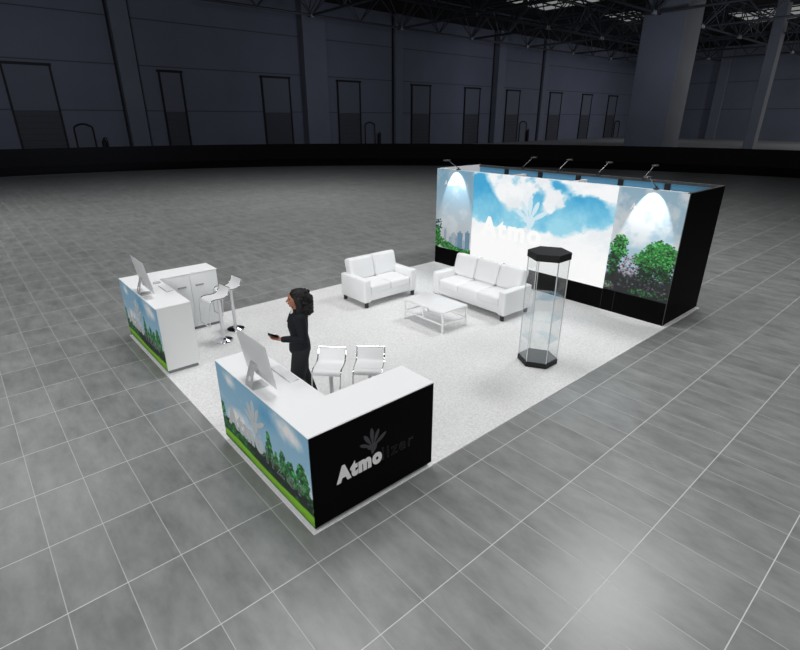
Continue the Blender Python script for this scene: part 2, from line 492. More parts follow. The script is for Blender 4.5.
def side_art_left(w, h):
    nx, ny, UX, UY = canvas(w, h, .0085)
    rng = np.random.default_rng(9)
    n1 = fbm(nx, ny, (4, 6), 5, .5, 41)
    img = np.zeros((ny, nx, 3)); img[:] = (176, 200, 214)
    img = mixc(img, (120, 174, 204), (UY / h - .45) * 1.3)
    img = mixc(img, (206, 200, 198), np.clip(.62 - UY / h, 0, 1) * 1.6)
    img = mixc(img, (216, 222, 226), np.clip((n1 - .55) * 3, 0, .6))
    for (x, wd, top, c) in [(.36, .09, .5, (150, 172, 188)), (.66, .16, .44, (168, 184, 196)), (.55, .1, .33, (150, 174, 190)), (.89, .17, .5, (112, 148, 172)), (1.14, .15, .54, (110, 146, 170)), (.78, .08, .36, (140, 166, 184)), (1.02, .07, .3, (160, 180, 194))]:
        img = mixc(img, c, ((np.abs(UX - x) < wd / 2) & (UY < top)) * 1.)
        img = mixc(img, np.array(c) * .86, ((np.abs(UX - x) < wd / 2) & (UY < top) & ((UY * 28) % 1 < .35)) * .8)
        img = mixc(img, c, ((np.abs(UX - x) < wd / 6) & (UY < top + .04)) * 1.)
    leaves(img, UX, UY, .06, .3, .12, .3, 140, GREENS + [(70, 150, 60)], .03, rng)
    leaves(img, UX, UY, .12, .62, .15, .14, 42, [(34, 70, 70), (40, 90, 60), (60, 96, 110)], .022, rng)
    for x in np.linspace(0, w, 26):
        leaves(img, UX, UY, x, .02 + .2 * max(0, 1 - x / .75), .07, .07 + .08 * max(0, 1 - x / .7), 26, GREENS + [(70, 150, 60), (90, 170, 70)], .022, rng)
    return img

# ------------------------------------------------------------------ lettering and logo
def text_mesh(name, body, size, origin, right, m, parent, width=None, bold=.012, thick=.004, outline=False):
    cu = bpy.data.curves.new(name, 'FONT'); cu.body = body; cu.size = 1; cu.offset = 0 if outline else bold
    cu.extrude = thick / size / 2; cu.resolution_u = 4; cu.space_character = 1.2
    if outline:
        cu.fill_mode = 'NONE'; cu.extrude = 0; cu.bevel_depth = .012; cu.bevel_resolution = 1
    ob = bpy.data.objects.new(name + '_tmp', cu); COL.objects.link(ob)
    dg = bpy.context.evaluated_depsgraph_get()
    me = bpy.data.meshes.new_from_object(ob.evaluated_get(dg))
    bpy.data.objects.remove(ob)
    V = np.array([v.co[:] for v in me.vertices])
    x0, x1 = V[:, 0].min(), V[:, 0].max()
    sx = size if width is None else width / (x1 - x0)
    R = Vector(right); Z = Vector((0, 0, 1)); Nn = R.cross(Z); O = Vector(origin)
    for v in me.vertices:
        c = v.co
        v.co = O + R * ((c.x - x0) * sx) + Z * (c.y * size) + Nn * (c.z * size + thick / 2)
    me.name = name; me.materials.clear(); me.materials.append(m)
    o = bpy.data.objects.new(name, me); COL.objects.link(o); o.parent = parent
    return o

def hand_logo(name, s, origin, right, m, parent, thick=.004):
    """a hand growing like a plant: five leaf fingers over a curled stem"""
    bm = bmesh.new(); lay = [0]
    def leaf(x0, y0, ang, ln, wd):
        a = Vector((math.sin(ang), math.cos(ang), 0)); p = Vector((a.y, -a.x, 0)); pts = []
        prof = [(0, .22), (.2, .55), (.45, .95), (.7, 1.), (.88, .7), (1, .05)]
        for t, ww in prof: pts.append(Vector((x0, y0, 0)) + a * ln * t + p * wd * ww)
        for t, ww in prof[::-1]: pts.append(Vector((x0, y0, 0)) + a * ln * t - p * wd * ww)
        lay[0] += 1; prism(bm, [(q.x, q.y) for q in pts], 0, thick / s * (1 + .12 * lay[0]))
    leaf(-.06, .30, -1.08, .50, .065); leaf(-.03, .36, -.55, .56, .07); leaf(.02, .40, -.05, .60, .075); leaf(.07, .37, .42, .54, .07)
    leaf(.04, .26, 1.02, .66, .07); leaf(0, .0, .25, .44, .13); leaf(.02, .2, -.9, .26, .09)
    R = Vector(right); Z = Vector((0, 0, 1)); Nn = R.cross(Z); O = Vector(origin)
    for v in bm.verts: v.co = O + R * v.co.x * s + Z * v.co.y * s + Nn * v.co.z * s
    return finish(name, bm, m, parent, smooth=False)

# ------------------------------------------------------------------ setting: hall
CX, CY, RAD = -1.8, -3.0, 51.2      # centre and radius of the tiled disc inside its dark rim
HX0, HX1, HY0, HY1, HZ = -66., 119., -68., 56., 16.6

bm = bmesh.new(); prism(bm, [(CX + (RAD + .2) * math.cos(2 * PI * k / 128), CY + (RAD + .2) * math.sin(2 * PI * k / 128)) for k in range(128)], -.3, 0)
o = struct('floor', bm, M['tile'], smooth=False); o['label'] = 'grey stone tile floor'
bm = bmesh.new(); box(bm, HX0, HX1, HY0, HY1, -.6, -.3)
struct('floor.001', bm, M['hallfloor'], smooth=False)
# added black rim and floor ring, standing in for the floor's fade to black
bm = bmesh.new(); n = 160
prof = [(RAD - 7.5, 0.), (RAD - 7.5, .006), (RAD - .12, .012), (RAD - .06, .06), (RAD, 1.4), (RAD + .08, 1.4), (RAD + .1, 0)]
rings = [[bm.verts.new((CX + r * math.cos(2 * PI * k / n), CY + r * math.sin(2 * PI * k / n), z)) for k in range(n)] for r, z in prof]
for a, b in zip(rings, rings[1:]):
    for k in range(n): bm.faces.new((a[k], a[(k + 1) % n], b[(k + 1) % n], b[k]))
struct('trim_1', bm, M['fade_rim'])['label'] = 'low black rim added for the dark fade round the tiled floor'

def wall_y(name, y, x0, x1, sgn):
    bm = bmesh.new(); box(bm, x0, x1, min(y, y + sgn * .5), max(y, y + sgn * .5), -.3, HZ)
    return struct(name, bm, M['hallwall'], smooth=False)
def wall_x(name, x, y0, y1, sgn):
    bm = bmesh.new(); box(bm, min(x, x + sgn * .5), max(x, x + sgn * .5), y0, y1, -.3, HZ)
    return struct(name, bm, M['hallwall'], smooth=False)
wall_y('wall_left', HY1, HX0, HX1, 1); wall_x('wall_right', HX1, HY0, HY1, 1)
wall_y('wall_front', HY0, HX0, HX1, -1); wall_x('wall_back', HX0, HY0, HY1, -1)
bm = bmesh.new(); box(bm, HX0 - .5, HX1 + .5, HY0 - .5, HY1 + .5, 18.2, 18.6)
struct('ceiling', bm, M['roof'], smooth=False)
nt_ = [1]
def trim(bm, m, **k):
    nt_[0] += 1
    return struct('trim_%d' % nt_[0], bm, m, **k)
# dark fascia between wall top and roof
bm = bmesh.new(); box(bm, HX0, HX1, HY1 - .15, HY1 + .3, HZ, 18.2); trim(bm, M['roof'], smooth=False)
bm = bmesh.new(); box(bm, HX1 - .15, HX1 + .3, HY0, HY1 - .15, HZ, 18.2); trim(bm, M['roof'], smooth=False)
# horizontal joints of the wall panels
for z in (4.35, 8.5, 12.6):
    bm = bmesh.new(); box(bm, HX0, HX1, HY1 - .02, HY1, z - .05, z + .05); trim(bm, M['joint'], smooth=False)
for z in (5.35, 10.3):
    bm = bmesh.new(); box(bm, HX1 - .02, HX1, HY0, HY1, z - .06, z + .06); trim(bm, M['joint'], smooth=False)
# pilasters of the long wall
for x0, x1, d in [(13.3, 15.0, .7), (48.6, 50.0, .5), (83.9, 85.3, .5), (70.2, 72.0, 1.1)]:
    bm = bmesh.new(); box(bm, x0, x1, HY1 - d, HY1, -.3, HZ, bev=.05)
    box(bm, x0 - .22, x0 - .04, HY1 - .12, HY1, -.3, HZ); box(bm, x1 + .04, x1 + .22, HY1 - .12, HY1, -.3, HZ)
    o = trim(bm, [M['hallcol'], M['doorframe']], smooth=False)
    for p in o.data.polygons:
        if p.center.x < x0 - .01 or p.center.x > x1 + .01: p.material_index = 1
bm = bmesh.new(); box(bm, 33.7, 36.9, 54.8, HY1, -.3, 18.2, bev=.05); trim(bm, M['hallcol'], smooth=False)
bm = bmesh.new(); box(bm, HX1 - .6, HX1, 36.9, 38.7, -.3, HZ, bev=.05); trim(bm, M['hallcol'], smooth=False)
# free standing columns of the hall
def column(x0, x1, y0, y1):
    bm = bmesh.new(); box(bm, x0, x1, y0, y1, -.3, 18.2, bev=.06)
    o = trim(bm, [M['hallcol'], M['hallcol_lit']], smooth=False)
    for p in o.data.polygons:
        if p.normal.y < -.5: p.material_index = 1  # lit side of the column put into the colour as lighter concrete
column(60, 64.2, 22.5, 27.05); column(84, 85.6, 20.2, 21.5)
# tall doors of the long wall
for i, (xa, xb) in enumerate([(4.05, 7.6), (17.1, 19.25), (28.45, 32.0), (39.07, 42.6), (52.1, 55.7), (63.5, 67.0), (74.1, 77.7), (87.1, 90.9), (98.5, 102.0), (109.0, 112.55)]):
    bm = bmesh.new(); y = HY1
    box(bm, xa, xb, y - .1, y, 4.3, 8.05); o = struct('door_%d' % (i + 1), bm, M['doorup'], smooth=False)
    b2 = bmesh.new()
    for k in range(9): box(b2, xa, xb, y - .12 + .02 * (k % 2), y, -.3 + k * .51, -.3 + (k + 1) * .51 - .02)
    finish('door_leaf', b2, M['doorlow'], o, smooth=False)
    b3 = bmesh.new()
    for a, b in ((xa - .1, xa + .06), (xb - .06, xb + .1)): box(b3, a, b, y - .2, y - .0, -.3, 8.05)
    box(b3, xa - .2, xb + .15, y - .3, y, 8.0, 8.22)
    finish('door_frame', b3, M['doorframe'], o, smooth=False)
# small service doors with their pipe arch and a fire extinguisher beside each
for i, (xa, xb) in enumerate([(8.5, 9.9), (43.4, 44.9), (78.5, 80.3), (113.3, 115.2)]):
    bm = bmesh.new(); box(bm, xa, xb, HY1 - .06, HY1, -.3, 2.85); o = struct('door_%d' % (i + 11), bm, M['doorup'], smooth=False)
    b2 = bmesh.new(); tube(b2, arc_path([(xa - .1, HY1 - .2, -.3), (xa - .1, HY1 - .2, 2.9), ((xa + xb) / 2, HY1 - .2, 3.2), (xb + .1, HY1 - .2, 2.9), (xb + .1, HY1 - .2, -.3)], .3), .07)
    finish('door_frame', b2, M['doorframe'], o)
ext = None
for i, (x, w) in enumerate([(10.75, 'first'), (45.7, 'second'), (80.85, 'third')]):
    lab = ['dark fire extinguisher standing by the far left wall, nearest the left edge',
           'dark fire extinguisher by the far wall beside the middle service door',
           'dark fire extinguisher by the far wall beside the service door farthest right'][i]
    if ext is None:
        ext = thing('fire_extinguisher', lab, 'fire extinguisher', (x, HY1 - .3, -.3), 0, 'fire extinguishers along the hall wall')
        bm = bmesh.new(); lathe(bm, [(.2, 0), (.24, .05), (.24, 1.7), (.16, 1.95), (.07, 2.0), (.07, 2.15)], 16); finish('cylinder', bm, M['doorframe'], ext)
        bm = bmesh.new(); tube(bm, arc_path([(0, 0, 2.12), (.2, 0, 2.2), (.3, 0, 1.8), (.28, 0, 1.1)], .1), .035); finish('hose', bm, M['doorframe'], ext)
    else: dup(ext, (x, HY1 - .3, -.3), 0, lab)
# roof: skylights and lattice girders
for i, (x0, x1, y0, y1) in enumerate([(60.5, 69.5, 37.5, 46.5), (92.5, 104, 20.5, 30.), (80, 87, 38.5, 43)]):
    bm = bmesh.new(); box(bm, x0, x1, y0, y1, 18.1, 18.16); o = struct('window_%d' % (i + 1), bm, M['sky'], smooth=False)
    b2 = bmesh.new()
    for k in range(4):
        x = x0 + (x1 - x0) * k / 3; box(b2, x - .09, x + .09, y0, y1, 17.95, 18.1)
    for k in range(4):
        y = y0 + (y1 - y0) * k / 3; box(b2, x0, x1, y - .09, y + .09, 17.95, 18.1)
    finish('window_frame', b2, M['roof'], o, smooth=False)
def girder(axis, c, a0, a1, n):
    bm = bmesh.new()
    P = (lambda t, z, s=0: (t, c + s, z)) if axis == 'x' else (lambda t, z, s=0: (c + s, t, z))
    zl, zu = 14.0, 17.4
    tube(bm, [P(a0, zl), P(a1, zl)], .13, 8)
    for s in (-.9, .9): tube(bm, [P(a0, zu, s), P(a1, zu, s)], .11, 8)
    st = (a1 - a0) / n
    for k in range(n):
        t0, t1 = a0 + k * st, a0 + (k + 1) * st; tm = (t0 + t1) / 2
        for s in (-.9, .9):
            tube(bm, [P(t0, zl), P(tm, zu, s)], .07, 6); tube(bm, [P(tm, zu, s), P(t1, zl)], .07, 6)
        tube(bm, [P(tm, zu, -.9), P(tm, zu, .9)], .06, 6)
    o = trim(bm, M['truss'])
    nb = bmesh.new()
    for k in range(1, n):
        if k % 2 == 0:
            r = bmesh.ops.create_icosphere(nb, subdivisions=2, radius=.26, matrix=Matrix.Translation(P(a0 + k * st, zl)))
    finish('joint', nb, M['node'], o)
for y in (12.3, 25.3, 38.3, 50.5): girder('x', y, 19.4, 116.9, 15)
for x in (32.4, 45.4, 58.9, 72.0, 85.2, 98.2, 111.2): girder('y', x, 12.3, 51.3, 6)

# ------------------------------------------------------------------ booth carpet
bm = bmesh.new(); box(bm, 0, 9.441, 0, 6.29, 0, .012)
tag(finish('carpet', bm, M['carpet'], smooth=False), 'large pale grey speckled carpet laid on the tile floor under the booth', 'carpet')
ZC = .012

# ------------------------------------------------------------------ exhibition wall (hollow, open on top)
WX0, WX1, WY0, WY1, WH = 7.82, 9.486, .078, 6.255, 2.498
YA, YB, ZB = 1.36, 4.975, .46
wall = thing('booth_backdrop', 'long booth back wall with sky lightbox, tree prints and black base', 'display wall', ((WX0 + WX1) / 2, (WY0 + WY1) / 2, ZC))
off = Vector(wall.location)
def wpart(name, bm, m, parent=None, **k):
    p = parent or wall
    if p is wall:
        for v in bm.verts: v.co -= off
    return finish(name, bm, m, p, **k)
bm = bmesh.new(); box(bm, WX0 + .012, WX0 + .075, WY0 + .05, WY1 - .05, ZC, WH)
wpart('front_frame', bm, M['innerw'], smooth=False)
bm = bmesh.new()
box(bm, WX0, WX0 + .012, WY0, YA - .004, ZC, ZB); box(bm, WX0, WX0 + .012, YA + .004, YB - .004, ZC, ZB); box(bm, WX0, WX0 + .012, YB + .004, WY1, ZC, ZB)
wpart('base_panel', bm, M['black'], smooth=False)['label'] = 'black base boards of the wall'
bm = bmesh.new()
for y in (YA, 1.1): box(bm, WX0 - .002, WX0, y - .004, y + .004, ZC, ZB)
wpart('seam', bm, M['frame_d'], smooth=False)
# end walls
bm = bmesh.new(); box(bm, WX0 + .01, WX1, WY0, WY0 + .045, ZC, WH - .012)
wpart('end_panel', bm, M['black'], smooth=False)['label'] = 'black right end panel'
bm = bmesh.new(); box(bm, WX0, WX1, WY0 - .002, WY0 + .05, WH - .012, WH); box(bm, WX0 - .003, WX0 + .012, WY0 - .003, WY0 + .006, ZC, WH)
wpart('edge_strip', bm, M['frame_l'], smooth=False)
bm = bmesh.new(); box(bm, WX0 + .01, WX1, WY1 - .05, WY1, ZC, WH)
wpart('end_panel', bm, M['innerw'], smooth=False)['label'] = 'white left end panel'
# back wall: frame, header, posts, fabric
bm = bmesh.new(); box(bm, WX1 - .035, WX1 - .01, WY0 + .05, WY1 - .05, ZC, WH - .05)
wpart('back_fabric', bm, M['inner'], smooth=False)['label'] = 'blue fabric seen inside the back wall'
bm = bmesh.new(); box(bm, WX1 - .07, WX1, WY0 + .05, WY1 - .05, WH - .05, WH)
wpart('header', bm, M['frame_h'], smooth=False)
for y in (5.27, 4.22, 3.17, 2.13, 1.12):
    bm = bmesh.new(); box(bm, WX1 - .075, WX1 - .035, y - .055, y + .055, ZC, WH - .05); wpart('post', bm, M['frame_d'], smooth=False)
for y in (3.95, 2.4):
    bm = bmesh.new(); box(bm, WX0 + .075, WX0 + .6, y - .03, y + .03, WH - .07, WH - .005); wpart('brace', bm, M['innerw'], smooth=False)
# prints
Rn = (0, -1, 0)
def wrel(p): return tuple(Vector(p) - off)
print_panel('printed_panel', side_art_right(YA - WY0, WH - ZB), YA - WY0, WH - ZB, wrel((WX0, YA, ZB)), Rn, M['print_'], wall, .012)['label'] = 'printed panel of leafy green trees'
print_panel('printed_panel', side_art_left(WY1 - YB, WH - ZB), WY1 - YB, WH - ZB, wrel((WX0, WY1, ZB)), Rn, M['print_'], wall, .012)['label'] = 'printed panel of city towers and bushes'
lb = print_panel('lightbox', lightbox_art(YB - YA, WH - ZB - .01), YB - YA, WH - ZB - .01, wrel((WX0 - .02, YB, ZB)), Rn, M['backlit'], wall, .03)
lb['label'] = 'backlit panel of blue sky and white clouds'
text_mesh('lettering', 'Atmo', .62, wrel((WX0 - .02, 4.67, 1.06)), Rn, M['letter_e'], lb, width=1.72, bold=.04)
hand_logo('logo', .75, wrel((WX0 - .02, 3.3, 1.36)), Rn, M['letter_pale'], lb)
for y in (5.98, 1.08):
    text_mesh('lettering', 'Atmo', .16, wrel((WX0, y, 2.11)), Rn, M['letter_w'], wall, width=.42, bold=.03, thick=.003)

# arm spotlights on top of the wall
def arm_lamp(loc, rz, label):
    t = thing('arm_spotlight', label, 'spotlight', loc, rz, 'spotlights on arms along the wall top')
    bm = bmesh.new(); box(bm, -.05, .05, -.035, .035, 0, .025, bev=.006); tube(bm, [(0, 0, .02), (0, 0, .06)], .02, 10); finish('clamp', bm, M['lamp_d'], t)
    bm = bmesh.new(); tube(bm, arc_path([(0, 0, .04), (.36, 0, .235), (.39, 0, .245)], .03), .0085, 8); finish('arm', bm, M['lamp'], t)
    bm = bmesh.new(); box(bm, .34, .52, -.045, .045, .235, .262, bev=.008); h = finish('lamp_head', bm, M['lamp'], t)
    bm = bmesh.new(); box(bm, .37, .5, -.035, .035, .231, .236); finish('lens', bm, M['lamp_d'], h, smooth=False)
    return t
al = arm_lamp((WX0 + .04, 5.557, WH), PI, 'grey arm spotlight over the city print, at the left end of the wall')
al['group'] = 'spotlights on arms along the wall top'
dup(al, (WX0 + .04, .69, WH), PI, 'grey arm spotlight over the tree print, leaning forward at the right front')
for y, lab in [(4.76, 'small grey arm spotlight on the rear wall edge, nearest the white inner end panel'),
               (3.72, 'small grey arm spotlight on the rear wall edge, second from the left'),
               (2.68, 'small grey arm spotlight on the rear wall edge, third from the left'),
               (1.63, 'small grey arm spotlight on the rear wall edge, nearest the black end panel')]:
    dup(al, (WX1 - .05, y, WH), 0, lab)

# ------------------------------------------------------------------ reception counters
HT = 1.1
def counter(label, x1, y0, y1, arm_low, art, front_black):
    """L shaped counter; the long side faces -x, the short arm runs along x at its low or high end"""
    d = .517
    t = thing('reception_counter', label, 'counter', (0.017, (y0 + y1) / 2, ZC), 0, 'L-shaped reception counters')
    oy = (y0 + y1) / 2; X1 = x1 - .017
    yy = lambda v: v - oy
    def L(i, ex=0):
        if arm_low: return [(i, yy(y0) + i), (X1 - i, yy(y0) + i), (X1 - i, yy(y0) + d - i), (d - i, yy(y0) + d - i), (d - i, yy(y1) - i), (i, yy(y1) - i)]
        return [(i, yy(y0) + i), (d - i, yy(y0) + i), (d - i, yy(y1) - d + i), (X1 - i, yy(y1) - d + i), (X1 - i, yy(y1) - i), (i, yy(y1) - i)]
    zb = .066 - ZC; zt = HT - ZC
    bm = bmesh.new(); prism(bm, L(.012), zb, zt - .014); finish('body', bm, M['side'], t, smooth=False)
    bm = bmesh.new(); prism(bm, L(0), zt - .014, zt)
    bmesh.ops.bevel(bm, geom=list(bm.edges), offset=.003, segments=2, affect='EDGES'); finish('worktop', bm, M['worktop'], t)
    bm = bmesh.new(); prism(bm, L(.03), 0, zb); finish('plinth', bm, M['alu_d'], t, smooth=False)
    # printed front
    pan = print_panel('printed_panel', art, y1 - y0, zt - .016 - zb, (0, yy(y1), zb), (0, -1, 0), M['print_'], t, .011)
    pan['label'] = 'printed front of sky, trees and grass'
    w = y1 - y0; f = w / 2.0
    text_mesh('lettering', 'Atmo', .33, (0, yy(y1) - .18 * f, .355), (0, -1, 0), M['letter_s'], pan, width=.87 * f, bold=.06, thick=.005)
    text_mesh('lettering', 'lizer', .30, (0, yy(y1) - 1.10 * f, .30), (0, -1, 0), M['letter_o'], pan, width=.78 * f, outline=True, thick=.003)
    hand_logo('logo', .42, (0, yy(y1) - .90 * f, .54), (0, -1, 0), M['letter_s'], pan)
    # faces of the ends
    bm = bmesh.new()
    if front_black:
        box(bm, .001, X1 - .001, yy(y0), yy(y0) + .011, zb, zt - .015)
        bp = finish('front_panel', bm, M['black'], t, smooth=False); bp['label'] = 'black side panel with logo'
        R = (1, 0, 0)
        text_mesh('lettering', 'Atmo', .235, (.268, yy(y0), .445), R, M['letter_g'], bp, width=.56, bold=.065, thick=.003)
        text_mesh('lettering', 'lizer', .215, (.83, yy(y0), .44), R, M['letter_d'], bp, width=.43, outline=True, thick=.002)
        hand_logo('logo', .30, (.705, yy(y0), .585), R, M['letter_m'], bp, thick=.003)
    # cabinet doors on the inner face of the arm
    ya = yy(y0) + d if arm_low else yy(y1) - d; s = 1 if arm_low else -1
    n = 2; xa = d + .02; wd = (X1 - .02 - xa) / n
    for k in range(n):
        bm = bmesh.new(); a, b = sorted((ya - s * .012, ya + s * .004))
        box(bm, xa + k * wd + .003, xa + (k + 1) * wd - .003, a, b, zb + .02, zt - .03, bev=.002)
        dr = finish('door', bm, M['shade'], t)
        xc = xa + k * wd + wd * (.68 if k == 0 else .32)
        bm = bmesh.new(); a, b = sorted((ya + s * .004, ya + s * .018)); box(bm, xc - .075, xc + .075, a, b, .835, .865, bev=.004); finish('handle', bm, M['slot'], dr)
    # cabinet doors on the inner face of the long side
    la, lb_ = (yy(y0) + d + .03, yy(y1) - .02) if arm_low else (yy(y0) + .02, yy(y1) - d - .03)
    wd = (lb_ - la) / 3
    for k in range(3):
        bm = bmesh.new(); box(bm, d - .012, d + .004, la + k * wd + .003, la + (k + 1) * wd - .003, zb + .02, zt - .03, bev=.002)
        dr = finish('door', bm, M['shade'], t)
        bm = bmesh.new(); yc = la + (k + .5) * wd; box(bm, d + .004, d + .018, yc - .07, yc + .07, .835, .865, bev=.004); finish('handle', bm, M['slot'], dr)
    return t
counter('white-topped L-shaped counter at the carpet corner with black lettered side panel', 1.566, 0., 2.045, True, counter_art(3, 2.045), True)
counter('white L-shaped counter at the far left corner of the carpet, plain white end', 1.563, 4.239, 6.268, False, counter_art(3, 2.029), False)

# ------------------------------------------------------------------ computers on the counters
def monitor(loc, label):
    t = thing('computer_monitor', label, 'monitor', loc, 0, 'desktop computers on the counters')
    # local: user side is +x; screen plane leans back towards -x
    tilt = Matrix.Rotation(-math.radians(9.5), 3, 'Y'); W2, H = .33, .5
    def lean(bm, base=(.16, 0, .075)):
        for v in bm.verts: v.co = tilt @ v.co + Vector(base)
    bm = bmesh.new()
    # back shell: slightly domed slab
    nx, nz = 16, 12; g = []
    for i in range(nz + 1):
        row = []
        for j in range(nx + 1):
            y = -W2 + 2 * W2 * j / nx; z = H * i / nz
            e = max(0, 1 - abs(y / W2) ** 3) * max(0, 1 - abs(2 * z / H - 1) ** 3)
            row.append(bm.verts.new((-.006 - .03 * e ** .8, y, z)))
        g.append(row)
    for i in range(nz):
        for j in range(nx): bm.faces.new((g[i][j], g[i][j + 1], g[i + 1][j + 1], g[i + 1][j]))
    per = g[0] + [g[i][nx] for i in range(1, nz + 1)] + g[nz][nx - 1::-1] + [g[i][0] for i in range(nz - 1, 0, -1)]
    fr = [bm.verts.new((.0, v.co.y, v.co.z)) for v in per]
    for k in range(len(per)):
        k2 = (k + 1) % len(per); bm.faces.new((per[k], per[k2], fr[k2], fr[k]))
    bm.faces.new(fr); lean(bm)
    sh = finish('housing', bm, M['imac'], t, angle=50)
    bm = bmesh.new(); box(bm, 0, .003, -W2 + .004, W2 - .004, .07, H - .004); lean(bm); finish('screen', bm, M['screen'], t, smooth=False)
    bm = bmesh.new(); tube(bm, [(-.042, 0, .085), (-.034, 0, .085)], .012, 14); lean(bm); finish('cable_port', bm, M['slot'], sh)
    # stand: bent sheet with a cable hole
    bm = bmesh.new()
    prof = [(.03, .008), (.012, .012), (.006, .03), (.03, .12), (.075, .26), (.105, .29)]
    hw = .085
    cols = [-1, -.3, .3, 1]; rows = []
    path = arc_path([(x, 0, z) for x, z in prof], .02, 3)
    fine = [path[0]]
    for a, b in zip(path, path[1:]):
        m_ = max(1, int((b - a).length / .012)); fine += [a + (b - a) * (q + 1) / m_ for q in range(m_)]
    path = fine
    for k, p in enumerate(path):
        w_ = hw * (1.05 - .35 * k / len(path)); rows.append([bm.verts.new((p.x, c * w_, p.z)) for c in cols])
    hole = [i for i, p in enumerate(path) if .055 < p.z < .135]
    for i in range(len(rows) - 1):
        for j in range(3):
            if j == 1 and i in hole[1:-1] and i + 1 in hole: continue
            bm.faces.new((rows[i][j], rows[i][j + 1], rows[i + 1][j + 1], rows[i + 1][j]))
    bmesh.ops.solidify(bm, geom=list(bm.faces), thickness=.008)
    finish('stand', bm, M['imac'], t)
    bm = bmesh.new(); box(bm, .008, .19, -.09, .09, 0, .007, bev=.002); finish('stand_foot', bm, M['imac'], t)
    return t
mon = monitor((.017, 1.165, HT), 'silver desktop monitor seen from behind on the near counter, by the person')
dup(mon, (.017, 5.075, HT), 0, 'silver desktop monitor on the far left counter, rear side outward')
def keyboard(loc, label):
    t = thing('keyboard', label, 'keyboard', loc, 0, 'keyboards on the counters')
    bm = bmesh.new(); box(bm, -.056, .056, -.215, .215, 0, .008, bev=.003); finish('plate', bm, M['keyb'], t)
    bm = bmesh.new()
    for r in range(6):
        for c in range(16):
            x = -.048 + r * .0165; y = -.205 + c * .0258
            box(bm, x, x + .0145, y, y + .0225, .008, .0105)
    finish('keys', bm, M['key'], t, smooth=False)
    return t
kb = keyboard((.455, 1.2, HT), 'pale keyboard on the near counter in front of the monitor')
dup(kb, (.455, 5.14, HT), 0, 'pale keyboard on the far left counter')
bm = bmesh.new(); cushion(bm, -.055, .055, -.03, .03, 0, .026, .006, n=8)
mo = finish('mouse', bm, M['keyb']); mo.location = (.43, 5.52, HT)
tag(mo, 'small pale computer mouse beside the keyboard on the far left counter', 'mouse')

# ------------------------------------------------------------------ bar stools
def stool(loc, rz, label):
    t = thing('bar_stool', label, 'stool', loc, rz, 'white bar stools with S-shaped seats')
    # local: front is -y
    sh = .835; w = .168; fo = -.055       # the seat sits ahead of the column
    prof = [(-.185, sh - .05), (-.175, sh - .02), (-.145, sh), (-.09, sh + .006), (0, sh - .004), (.075, sh - .002), (.125, sh + .016), (.16, sh + .055), (.185, sh + .11), (.20, sh + .16)]
    prof = [(y + fo, z) for y, z in prof]
    P = arc_path([(0, y, z) for y, z in prof], .05, 3)
    bm = bmesh.new()
    top, bot = [], []
    for k, p in enumerate(P):
        a, b = P[max(k - 1, 0)], P[min(k + 1, len(P) - 1)]; tg = (b - a).normalized()
        nv = Vector((0, -tg.z, tg.y))                  # upper side of the shell
        top.append(p + nv * .004); bot.append(p - nv * .008)
    loop = top + bot[::-1]
    A = [bm.verts.new((-w, q.y, q.z)) for q in loop]; B = [bm.verts.new((w, q.y, q.z)) for q in loop]
    n_ = len(loop)
    for k in range(n_): bm.faces.new((A[k], B[k], B[(k + 1) % n_], A[(k + 1) % n_]))
    m_ = len(P)
    for R_ in (A, B):
        for k in range(m_ - 1): bm.faces.new((R_[k], R_[k + 1], R_[n_ - 2 - k], R_[n_ - 1 - k]))
    finish('seat', bm, M['white'], t)
    for s in (-1, 1):
        bm = bmesh.new()
        q = [Vector((s * (w + .008), p.y, p.z + .004)) for p in P]
        tube(bm, q, .009, 8)
        tube(bm, arc_path([tuple(q[0]), (s * (w + .008), -.215 + fo, sh - .16), (s * (w - .01), -.235 + fo, sh - .44)], .04), .009, 8)
        finish('side_frame', bm, M['chrome'], t)
    bm = bmesh.new(); tube(bm, [(-(w - .005), -.235 + fo, sh - .44), (w - .005, -.235 + fo, sh - .44)], .011, 8); finish('footrest', bm, M['chrome'], t)
    bm = bmesh.new(); tube(bm, [(w + .008, .20 + fo, sh + .16), (-w - .008, .20 + fo, sh + .16)], .007, 8); finish('top_rail', bm, M['chrome'], t)
    bm = bmesh.new(); box(bm, -.09, .09, -.10, .02, sh - .045, sh - .016, bev=.005); finish('seat_plate', bm, M['chrome_s'], t)
    bm = bmesh.new(); lathe(bm, [(.03, .03), (.03, .40), (.026, .41), (.026, sh - .03)], 20); finish('column', bm, M['chrome_s'], t)
    bm = bmesh.new(); lathe(bm, [(.155, 0), (.16, .006), (.158, .012), (.1, .02), (.05, .032), (.034, .06)], 36); finish('base', bm, M['chrome'], t)
    return t
face = lambda dx, dy: math.atan2(dy, dx) + PI / 2      # rotation that turns local -y to (dx,dy)
st = stool((1.245, 1.51, ZC), face(-.72, -.69), 'white bar stool behind the near counter, next to the person')
dup(st, (1.63, 1.20, ZC), face(-.70, -.71), 'white bar stool behind the near counter, farther from the person')
dup(st, (1.21, 4.93, ZC), face(-.97, -.1), 'white bar stool at the far left counter, nearer the camera')
dup(st, (1.593, 5.294, ZC), face(-.97, -.1), 'white bar stool at the far left counter, farther right against the carpet edge')

